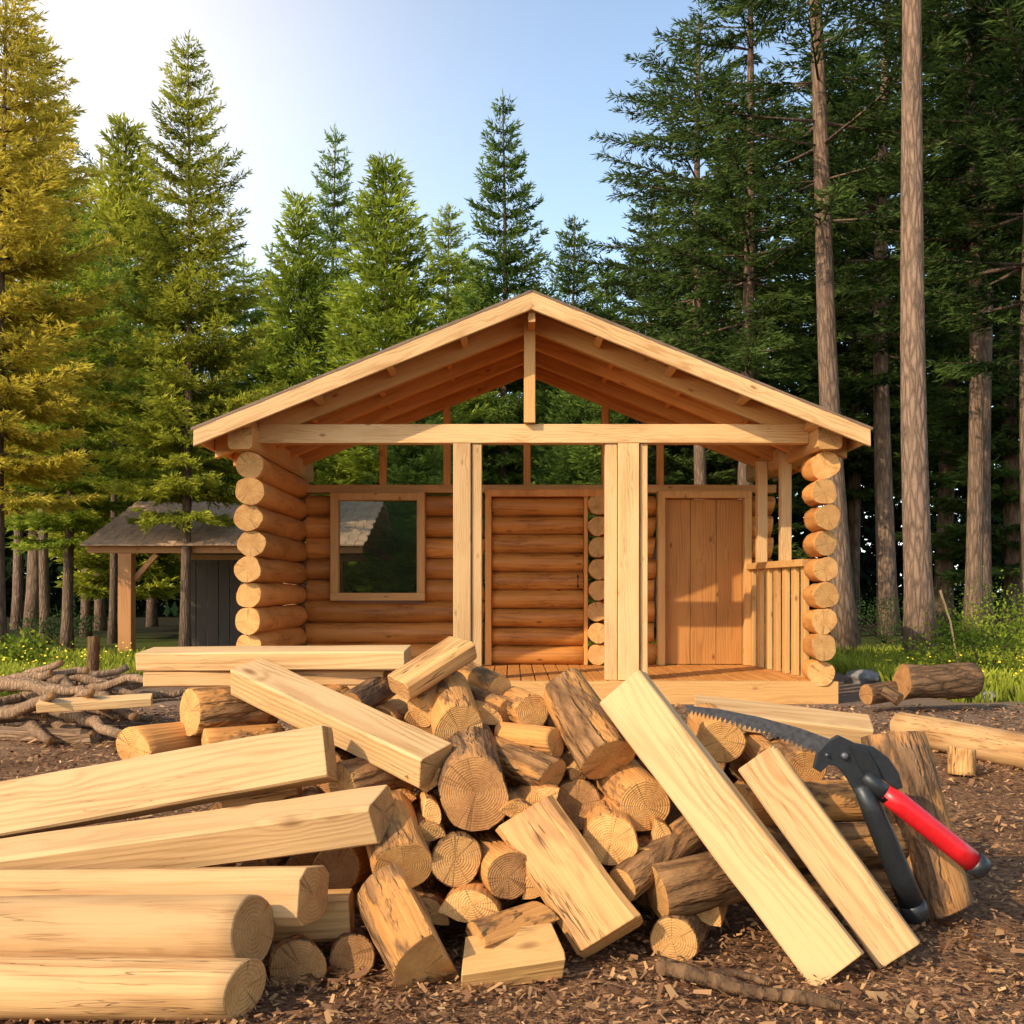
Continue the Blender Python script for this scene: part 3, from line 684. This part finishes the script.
L_beam((694, 710, 4.12), (870, 730, 4.0), .16, .07, 'pale board lying level behind the saw blade', PM, (0, -.3, 1), 'plank')
# central firewood
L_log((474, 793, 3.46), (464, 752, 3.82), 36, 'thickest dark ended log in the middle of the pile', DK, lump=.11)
L_log((403, 868, 3.32), (385, 812, 3.55), 31, 'stout log below the right end of the sloping beams', B_, lump=.09)
L_log((457, 860, 3.36), (452, 845, 3.75), 25, 'round log end just below the thickest dark ended log', B_)
L_log((510, 876, 3.34), (480, 852, 3.7), 24, 'round log end left of the broad leaning split timber', BD)
tag(splitlog('split_log', P(470, 906, 3.26), P(478, 885, 3.6), .105, 20, 170, SP, roll=0), 'half round split log under the two round log ends in the middle', 'log', FW)
tag(splitlog('split_log', P(425, 972, 3.05), P(388, 898, 3.30), .155, -20, 175, SP, up=(0, -1, .5), roll=-80, lump=.09), 'rough barked split chunk at the front foot of the pile, left of the block', 'log', FW)
tag(splitlog('split_log', P(475, 935, 3.16), P(540, 912, 3.3), .11, 10, 120, SP, roll=20), 'wedge shaped split log above the pale block at the front foot', 'log', FW)
L_beam((463, 965, 3.10), (556, 950, 3.14), .16, .10, 'short pale wooden block lying at the front foot of the pile', [M['split'], M['end']], (0, -.45, 1), 'wood block', c=.014, lump=.09, cut=(.2, .1), cut2=(-.1, .15))
L_beam((526, 815, 3.50), (612, 938, 3.24), .225, .13, 'broad split timber with knotty face leaning in the middle front', [M['splitdark'], M['end']], (-.25, -.9, .45), 'beam', c=.02, lump=.11, cut=(.1, .1), cut2=(.1, 0))
L_log((611, 841, 3.45), (606, 812, 3.75), 26, 'round log end right of the broad leaning split timber', B_)
L_log((645, 806, 3.55), (610, 770, 3.85), 27, 'barked log end touching the longest plank', B_)
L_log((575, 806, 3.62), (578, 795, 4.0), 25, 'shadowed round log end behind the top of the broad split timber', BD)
L_log((609, 760, 3.60), (563, 690, 3.92), 28, 'steeply tilted barked log left of the longest plank', B_, lump=.08)
L_log((553, 777, 3.60), (488, 750, 3.80), 18, 'slim log pointing down right above the broad split timber', B_)
L_log((556, 743, 3.72), (500, 736, 3.86), 15, 'thin short log beside the steeply tilted barked log', B_)
L_log((459, 729, 3.72), (450, 697, 4.0), 25, 'round log end above the thickest dark ended log', B_)
L_log((533, 712, 3.85), (512, 703, 4.1), 18, 'small round log end near the top centre of the pile', B_)
L_beam((398, 688, 3.80), (463, 647, 4.0), .155, .075, 'short pale split plank tipped up at the top centre of the pile', [M['split'], M['pine_end']], (-.4, -.6, 1), 'plank', c=.012, lump=.06, cut=(.15, 0))
L_log((420, 712, 3.85), (455, 684, 4.05), 17, 'short barked log under the tipped split plank', B_)
L_log((508, 712, 3.95), (452, 690, 4.15), 13, 'thin stick like log behind the top centre logs', B_)
L_log((500, 690, 4.05), (462, 672, 4.25), 14, 'thin brown log highest behind the tipped split plank', B_)
L_log((342, 788, 3.56), (404, 772, 3.75), 24, 'reddish log crosswise under the short thick beam', B_)
L_log((622, 886, 3.38), (698, 826, 3.62), 18, 'slim barked log slanting under the longest plank', B_)
L_log((656, 894, 3.40), (765, 868, 3.62), 28, 'log with pale round end lying crosswise behind the longest plank', B_)
L_log((674, 941, 3.28), (688, 925, 3.62), 24, 'round log end lowest at the front, left of the longest plank foot', B_)
L_log((738, 806, 3.64), (884, 800, 3.80), 21, 'crosswise barked log between the two leaning planks and the upright log', B_)
L_log((740, 848, 3.62), (905, 842, 3.72), 21, 'lower crosswise log behind the shorter leaning plank', B_)
L_log((790, 893, 3.68), (890, 880, 3.78), 22, 'lowest crosswise log behind the saw handles', B_)
L_log((722, 742, 3.80), (706, 722, 4.1), 22, 'round log end beneath the saw blade near the longest plank', B_)
L_log((806, 770, 3.78), (780, 752, 4.1), 20, 'round log end beneath the saw blade, near its pivot', B_)
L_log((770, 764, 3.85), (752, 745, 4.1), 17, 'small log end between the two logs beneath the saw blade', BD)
L_log((945, 910, 3.68), (892, 735, 3.80), 31, 'thick barked log standing on end behind the red handle', DK, lump=.07)
L_log((930, 800, 3.95), (840, 790, 4.05), 16, 'pale peeled pole behind the standing log', PL)
# left part
L_log((190, 713, 4.0), (272, 704, 4.18), 24, 'fat barked log with end facing left under the level top plank', B_)
L_log((133, 749, 3.92), (192, 740, 4.12), 22, 'barked log at the left shoulder of the pile, lower of two', B_)
L_log((205, 744, 3.95), (280, 738, 4.1), 15, 'thin barked log behind the uppermost left plank', B_)
L_log((300, 716, 4.0), (345, 700, 4.2), 20, 'log wedged under the upper end of the short thick beam', B_)
L_log((352, 706, 3.95), (388, 684, 4.25), 15, 'small dark log between the thick beam and the level plank', DK)
L_log((299, 968, 3.10), (292, 955, 3.5), 27, 'reddish log end beside the lowest peeled log', BD)
L_log((352, 958, 3.17), (350, 945, 3.55), 22, 'small log end on the ground left of the rough split chunk', BD)
L_beam((270, 918, 3.36), (352, 914, 3.36), .10, .14, 'orange block end tucked behind the third left beam', [M['split'], M['end']], (0, 0, 1), 'wood block', c=.012, lump=.06)
L_log((335, 870, 3.55), (352, 862, 3.8), 24, 'dark log end in the gap below the second sloping beam', BD)
L_beam((225, 803, 3.72), (300, 792, 3.72), .09, .08, 'small orange timber between the two sloping left beams', [M['split'], M['end']], (0, 0, 1), 'wood block', c=.01, lump=.05)
for (x, y, Y, x2, y2, r, a1, ro) in ((428, 775, 3.52, 410, 748, .085, 110, 40), (392, 748, 3.72, 365, 728, .075, 120, 100), (560, 872, 3.42, 545, 850, .07, 100, 200), (592, 886, 3.38, 600, 862, .07, 120, 20), (648, 858, 3.45, 662, 832, .08, 110, 60), (540, 800, 3.52, 520, 780, .095, 100, 10), (432, 910, 3.34, 440, 890, .08, 110, 70), (538, 885, 3.36, 540, 862, .07, 130, 150), (588, 738, 3.88, 576, 718, .07, 120, 30), (705, 905, 3.46, 716, 880, .09, 110, 80), (690, 782, 3.62, 680, 760, .08, 110, 15), (545, 735, 3.9, 530, 722, .07, 100, 60), (405, 905, 3.36, 395, 880, .07, 120, 0), (760, 835, 3.6, 770, 815, .07, 120, 30),
    (430, 830, 3.42, 424, 806, .06, 120, 45), (522, 845, 3.44, 516, 826, .065, 110, 80), (500, 765, 3.7, 490, 745, .07, 120, 15), (375, 825, 3.5, 362, 808, .06, 110, 60), (580, 775, 3.68, 570, 760, .06, 120, 140), (665, 835, 3.5, 655, 815, .06, 110, 100), (490, 715, 3.86, 478, 700, .065, 120, 60), (400, 800, 3.55, 392, 785, .06, 120, 20), (320, 800, 3.6, 312, 790, .06, 110, 50), (516, 808, 3.44, 508, 790, .06, 110, 30), (434, 812, 3.44, 428, 795, .055, 120, 100)):
    a, b = P(x, y, Y), P(x2, y2, Y+.34)
    tag(splitlog('split_log', a, b, r*1.15, 0, a1, SP, roll=ro), 'small split wedge of wood filling a gap between larger logs in the pile', 'log', 'small split wedges in the pile')
fl = 'barked log half hidden deep in the pile behind the front pieces'
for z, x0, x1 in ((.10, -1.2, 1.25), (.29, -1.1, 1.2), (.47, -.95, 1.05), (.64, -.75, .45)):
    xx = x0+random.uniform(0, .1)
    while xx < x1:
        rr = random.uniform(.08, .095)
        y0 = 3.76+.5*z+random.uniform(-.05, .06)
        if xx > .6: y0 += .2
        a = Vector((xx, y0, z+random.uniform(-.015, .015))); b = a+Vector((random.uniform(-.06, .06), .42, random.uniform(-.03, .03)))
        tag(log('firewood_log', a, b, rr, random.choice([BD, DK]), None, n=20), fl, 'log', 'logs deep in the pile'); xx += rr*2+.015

# stick on the ground
def stick(pts, r, mat, label, group=None, name='branch', cat='branch'):
    pts = [Vector(p) for p in pts]; pp = []; rr = []
    for k in range(len(pts)-1):
        for j in range(4):
            t = j/4; p = pts[k].lerp(pts[k+1], t); pp.append(p)
    pp.append(pts[-1]); m = len(pp); o = pp[0].copy()
    pp = [p+Vector((noise.noise(p*6), noise.noise(p*6+Vector((9, 0, 0))), noise.noise(p*6+Vector((0, 9, 0))))) * r*.7 for p in pp]
    rr = [r*(1-.45*i/m)*(1+.25*noise.noise(Vector((i*.9, r*50, 0)))) for i in range(m)]
    W = Matrix.Translation(o); mb = MB(); mb.add(tube_geo([p-o for p in pp], rr, 10))
    return tag(mb.build(name, [mat, M['enddark']], None, W), label, cat, group)
def gp(px, py, lift=.02):
    Y = (CAMZ-lift)*F/(py-HOR); return P(px, py, Y)
stick([gp(662, 968, .03), gp(720, 982, .03), gp(780, 995, .03), gp(846, 1008, .03)], .028, M['barkdark'], 'dark broken branch lying on the ground in front of the planks')
stick([gp(690, 978, .02), gp(735, 975, .02), gp(770, 985, .02)], .016, M['barkdark'], 'thin dark twig lying against the broken branch')
# left stick heap
gs = 'weathered sticks in the left heap'; r2 = random.Random(5)
for k in range(30):
    lv = k//8; px = r2.uniform(-50, 70)+lv*8; ln = r2.uniform(50, 120); Y = 8.3+r2.uniform(0, .9)
    zz = .05+lv*.12+r2.uniform(0, .05); dY = r2.uniform(-1.1, 1.1)
    a = Vector(((px-512)/F*Y, Y, zz)); b = Vector(((px+ln-512)/F*Y, Y+dY, max(.05, zz+r2.uniform(-.26, .26))))
    stick([a, a.lerp(b, .5)+Vector((0, 0, r2.uniform(-.02, .04))), b], r2.uniform(.026, .062), M['grey'], 'weathered brown stick jumbled in the heap left of the pile', gs)
L_beam((38, 706, 7.7), (152, 700, 7.9), .14, .07, 'thin pale board lying across the left stick heap', PM, (0, -.2, 1), 'plank', name='board')
L_beam((-5, 733, 8.1), (95, 737, 7.9), .12, .08, 'brown weathered board lying on the ground before the stick heap', [M['grey']], (0, -.2, 1), 'plank', name='board')
tag(log('firewood_log', P(92, 645, 12.0)+Vector((0, 0, -.52)), P(94, 645, 12.0)+Vector((0, 0, .1)), .07, DK), 'short dark stump post standing behind the stick heap', 'stump')
# right side logs
tag(log('fallen_log', P(902, 682, 9.9), P(972, 680, 10.1), .17, DK, None, lump=.1), 'thick dark barked log lying beside the right corner of the cabin', 'log')
tag(log('fallen_log', P(866, 694, 9.9), P(902, 690, 10.1), .10, DK, None, lump=.08), 'small round log end left of the thick dark log by the cabin', 'log')
tag(log('fallen_log', P(884, 690, 9.7), P(900, 700, 9.6), .06, DK, None, lump=.08), 'tiny dark log stub in front of the thick dark log', 'log')
tag(log('peeled_log', gp(902, 728, .11), gp(1150, 775, .11), .12, PL, None, lump=.05), 'long peeled log lying on the ground at the right edge', 'log')
tag(log('wood_stump', gp(961, 774, .0), gp(961, 774, .0)+Vector((.005, 0, .17)), .085, [M['split'], M['end']], None, lump=.08), 'small pale sawn stump standing in front of the long peeled log', 'stump')
def rock(px, py, r, label):
    p = gp(px, py, 0); me = bpy.data.meshes.new('rock'); import bmesh
    bm = bmesh.new(); bmesh.ops.create_icosphere(bm, subdivisions=4, radius=r)
    for v in bm.verts:
        q = v.co.normalized(); k = 1+.35*noise.noise(q*1.3+Vector((px, 0, 0)))+.12*noise.noise(q*4+Vector((0, px, 0)))
        v.co = Vector((q.x*r*k*1.3, q.y*r*k, q.z*r*k*.65))
    bm.to_mesh(me); bm.free(); me.materials.append(M['rock'])
    for f in me.polygons: f.use_smooth = True
    tag(link('rock', me, None, Matrix.Translation((p.x, p.y, r*.3))), label, 'rock')
rock(862, 682, .18, 'grey rock at the right front corner of the cabin')
rock(878, 676, .13, 'smaller grey rock beside the rock at the cabin corner')
rock(985, 700, .10, 'small grey rock right of the thick dark log')
o = stick([P(940, 590, 13.2), P(950, 620, 13.2), P(962, 652, 13.2)+Vector((0, 0, -.45))], .016, M['pine'], 'thin pale pole standing in the grass beside the thick pine trunk', None, 'pole', 'pole')

# ------------------------------------------------------------------ saw / lopper
def Yp(py): return 3.40+(py-740)/180*.06
def Q(px, py, dy=0): v = P(px, py, Yp(py)); return Vector((v.x, v.y+dy, v.z))
tool_o = Q(850, 760)
tool = thing('lopper_saw', tool_o, 'pruning saw with long toothed blade, one red and one black handle', 'pruning saw')
def plate(name, outline, th, mat, parent, dy=0):
    n = len(outline); A = [Q(x, y, dy-th/2) for x, y in outline]; Bq = [Q(x, y, dy+th/2) for x, y in outline]
    o = tool_o; mb = MB(); mb.V = [tuple(v-o) for v in A+Bq]
    mb.F = [tuple(range(n)), tuple(reversed(range(n, 2*n)))]+[(i, i+n, (i+1) % n+n, (i+1) % n) for i in range(n)]
    mb.m = [0]*len(mb.F); mb.s = [0]*len(mb.F)
    ob = mb.build(name, [mat], parent, Matrix.Translation(o))
    bv = ob.modifiers.new('bevel', 'BEVEL'); bv.width = min(.002, th*.3); bv.segments = 2; bv.limit_method = 'ANGLE'
    return ob
top = [(684, 705), (720, 709), (760, 717), (800, 728), (838, 742)]
teeth = []
nt = 30
def lerp_poly(pts, t):
    f = t*(len(pts)-1); i = min(int(f), len(pts)-2); u = f-i
    return (pts[i][0]+(pts[i+1][0]-pts[i][0])*u, pts[i][1]+(pts[i+1][1]-pts[i][1])*u)
low = [(824, 753), (790, 739), (755, 727), (718, 716), (688, 709)]
for i in range(nt):
    a = lerp_poly(low, i/nt); b = lerp_poly(low, (i+.7)/nt)
    teeth += [a, (b[0]-.5, b[1]+5.5)]
teeth.append(low[-1])
plate('saw_blade', top+teeth, .003, M['steel'], tool, -.004)
body = [(813, 768), (817, 752), (826, 742), (838, 735), (851, 741), (866, 748), (874, 762), (882, 786), (872, 797), (856, 795), (848, 780), (838, 767), (828, 764), (820, 772)]
plate('pivot_plate', body, .022, M['iron'], tool)
jaw = [(848, 746), (866, 751), (875, 766), (882, 785), (875, 791), (866, 780), (858, 766)]
plate('side_plate', jaw, .008, M['black'], tool, -.0165)
hook = [(856, 743), (874, 747), (889, 758), (899, 773), (903, 788), (896, 790), (888, 784), (876, 774), (864, 764)]
plate('cutting_hook', hook, .008, M['iron'], tool, .004)
def bolt(px, py, r):
    mb = MB(); a = Q(px, py, -.026)-tool_o; mb.add(tube_geo([a, a+Vector((0, .005, 0)), a+Vector((0, .035, 0))], [r*.75, r, r], 16)); mb.build('pivot_bolt', [M['steel']], tool, Matrix.Translation(tool_o))
bolt(843, 755, .012); bolt(825, 754, .006); bolt(866, 784, .008)
def handle(pts, rads, mat, label, cap):
    mb = MB(); q = [Q(x, y, d)-tool_o for x, y, d in pts]; mb.add(tube_geo(q, [u2(r, 3.45) for r in rads], 18))
    h = mb.build('handle', [mat, M['black']], tool, Matrix.Translation(tool_o)); h['label'] = label
    mb = MB(); q = [Q(x, y, d)-tool_o for x, y, d in cap[0]]; mb.add(tube_geo(q, [u2(r, 3.45) for r in cap[1]], 18)); mb.build('end_cap', [M['black']], h, Matrix.Translation(tool_o))
    return h
handle([(860, 784, -.01), (872, 811, -.01), (886, 842, 0), (901, 876, .01), (914, 905, .02)], [8.5, 10.5, 11.5, 12, 12.5], M['black'], 'black handle', ([(913, 903, .02), (917, 912, .024), (920, 919, .027), (921, 921, .028)], [13.2, 13.5, 12.5, 9]))
handle([(880, 790, -.03), (895, 801, -.035), (925, 825, -.04), (950, 845, -.045), (967, 859, -.05)], [8.5, 11, 10.8, 10.8, 11.5], M['red'], 'red handle', ([(965, 857, -.05), (970, 861, -.05), (975, 865, -.05), (977, 867, -.05)], [12, 12.2, 11.5, 8]))
mb = MB(); q = [Q(862, 774, -.02)-tool_o, Q(872, 783, -.026)-tool_o, Q(884, 794, -.031)-tool_o]; mb.add(tube_geo(q, [u2(6.5, 3.5), u2(7.5, 3.5), u2(9, 3.5)], 14)); mb.build('handle_socket', [M['black']], tool, Matrix.Translation(tool_o))

# ------------------------------------------------------------------ light, sky, camera
sd_ = Vector((-.66, -.60, .54)).normalized()
el = math.asin(sd_.z); az = math.atan2(sd_.x, sd_.y)
sun = bpy.data.lights.new('sun', 'SUN'); sun.energy = 5.0; sun.angle = R(.5); sun.color = (1, .84, .61)
so = bpy.data.objects.new('sun', sun); COL.objects.link(so); so.rotation_euler = (-sd_).to_track_quat('-Z', 'Y').to_euler()
w = bpy.data.worlds.new('World'); SC.world = w; w.use_nodes = True; T = w.node_tree; T.nodes.clear()
def WN(t): return T.nodes.new('ShaderNode'+t)
out = WN('OutputWorld'); bg = WN('Background'); sky = WN('TexSky')
sky.sky_type = 'NISHITA'; sky.sun_disc = False; sky.sun_elevation = el; sky.sun_rotation = az % (2*math.pi); sky.air_density = 1.0; sky.dust_density = 1.0; sky.ozone_density = 1.0
tc = WN('TexCoord'); sp = WN('SeparateXYZ'); T.links.new(tc.outputs['Generated'], sp.inputs[0])
def wm(op, a, b=0.0, clamp=False):
    nd = WN('Math'); nd.operation = op; nd.use_clamp = clamp
    for i, v in enumerate((a, b)):
        if isinstance(v, bpy.types.NodeSocket): T.links.new(v, nd.inputs[i])
        else: nd.inputs[i].default_value = v
    return nd.outputs[0]
def scale(col, f):
    nd = WN('VectorMath'); nd.operation = 'SCALE'
    if isinstance(col, bpy.types.NodeSocket): T.links.new(col, nd.inputs[0])
    else: nd.inputs[0].default_value = col
    if isinstance(f, bpy.types.NodeSocket): T.links.new(f, nd.inputs['Scale'])
    else: nd.inputs['Scale'].default_value = f
    return nd.outputs[0]
def add(a, b):
    nd = WN('VectorMath'); nd.operation = 'ADD'; T.links.new(a, nd.inputs[0]); T.links.new(b, nd.inputs[1]); return nd.outputs[0]
zc = wm('MAXIMUM', sp.outputs[2], 0.0)
haze = wm('POWER', 2.718, wm('MULTIPLY', zc, -3.2))
gd = Vector(((10-512)/F, 1, (HOR-60)/F)).normalized()
dt = WN('VectorMath'); dt.operation = 'DOT_PRODUCT'; T.links.new(tc.outputs['Generated'], dt.inputs[0]); dt.inputs[1].default_value = gd
glow = wm('POWER', wm('MAXIMUM', dt.outputs['Value'], 0.0), 26.0)
col = add(add(scale(sky.outputs[0], 2.0), scale((3.7, 4.7, 4.8), haze)), scale((6.5, 4.6, 2.3), glow))
T.links.new(col, bg.inputs[0]); bg.inputs[1].default_value = .125
T.links.new(bg.outputs[0], out.inputs[0])
cam = bpy.data.cameras.new('camera'); co = bpy.data.objects.new('camera', cam); COL.objects.link(co)
co.location = (0, 0, CAMZ); co.rotation_euler = (R(90), 0, 0); cam.sensor_width = 36; cam.lens = 36; cam.shift_y = (HOR-512)/F; cam.clip_end = 2000; cam.clip_start = .05
SC.camera = co
SC.view_settings.view_transform = 'Standard'; SC.view_settings.look = 'None'; SC.view_settings.exposure = 0
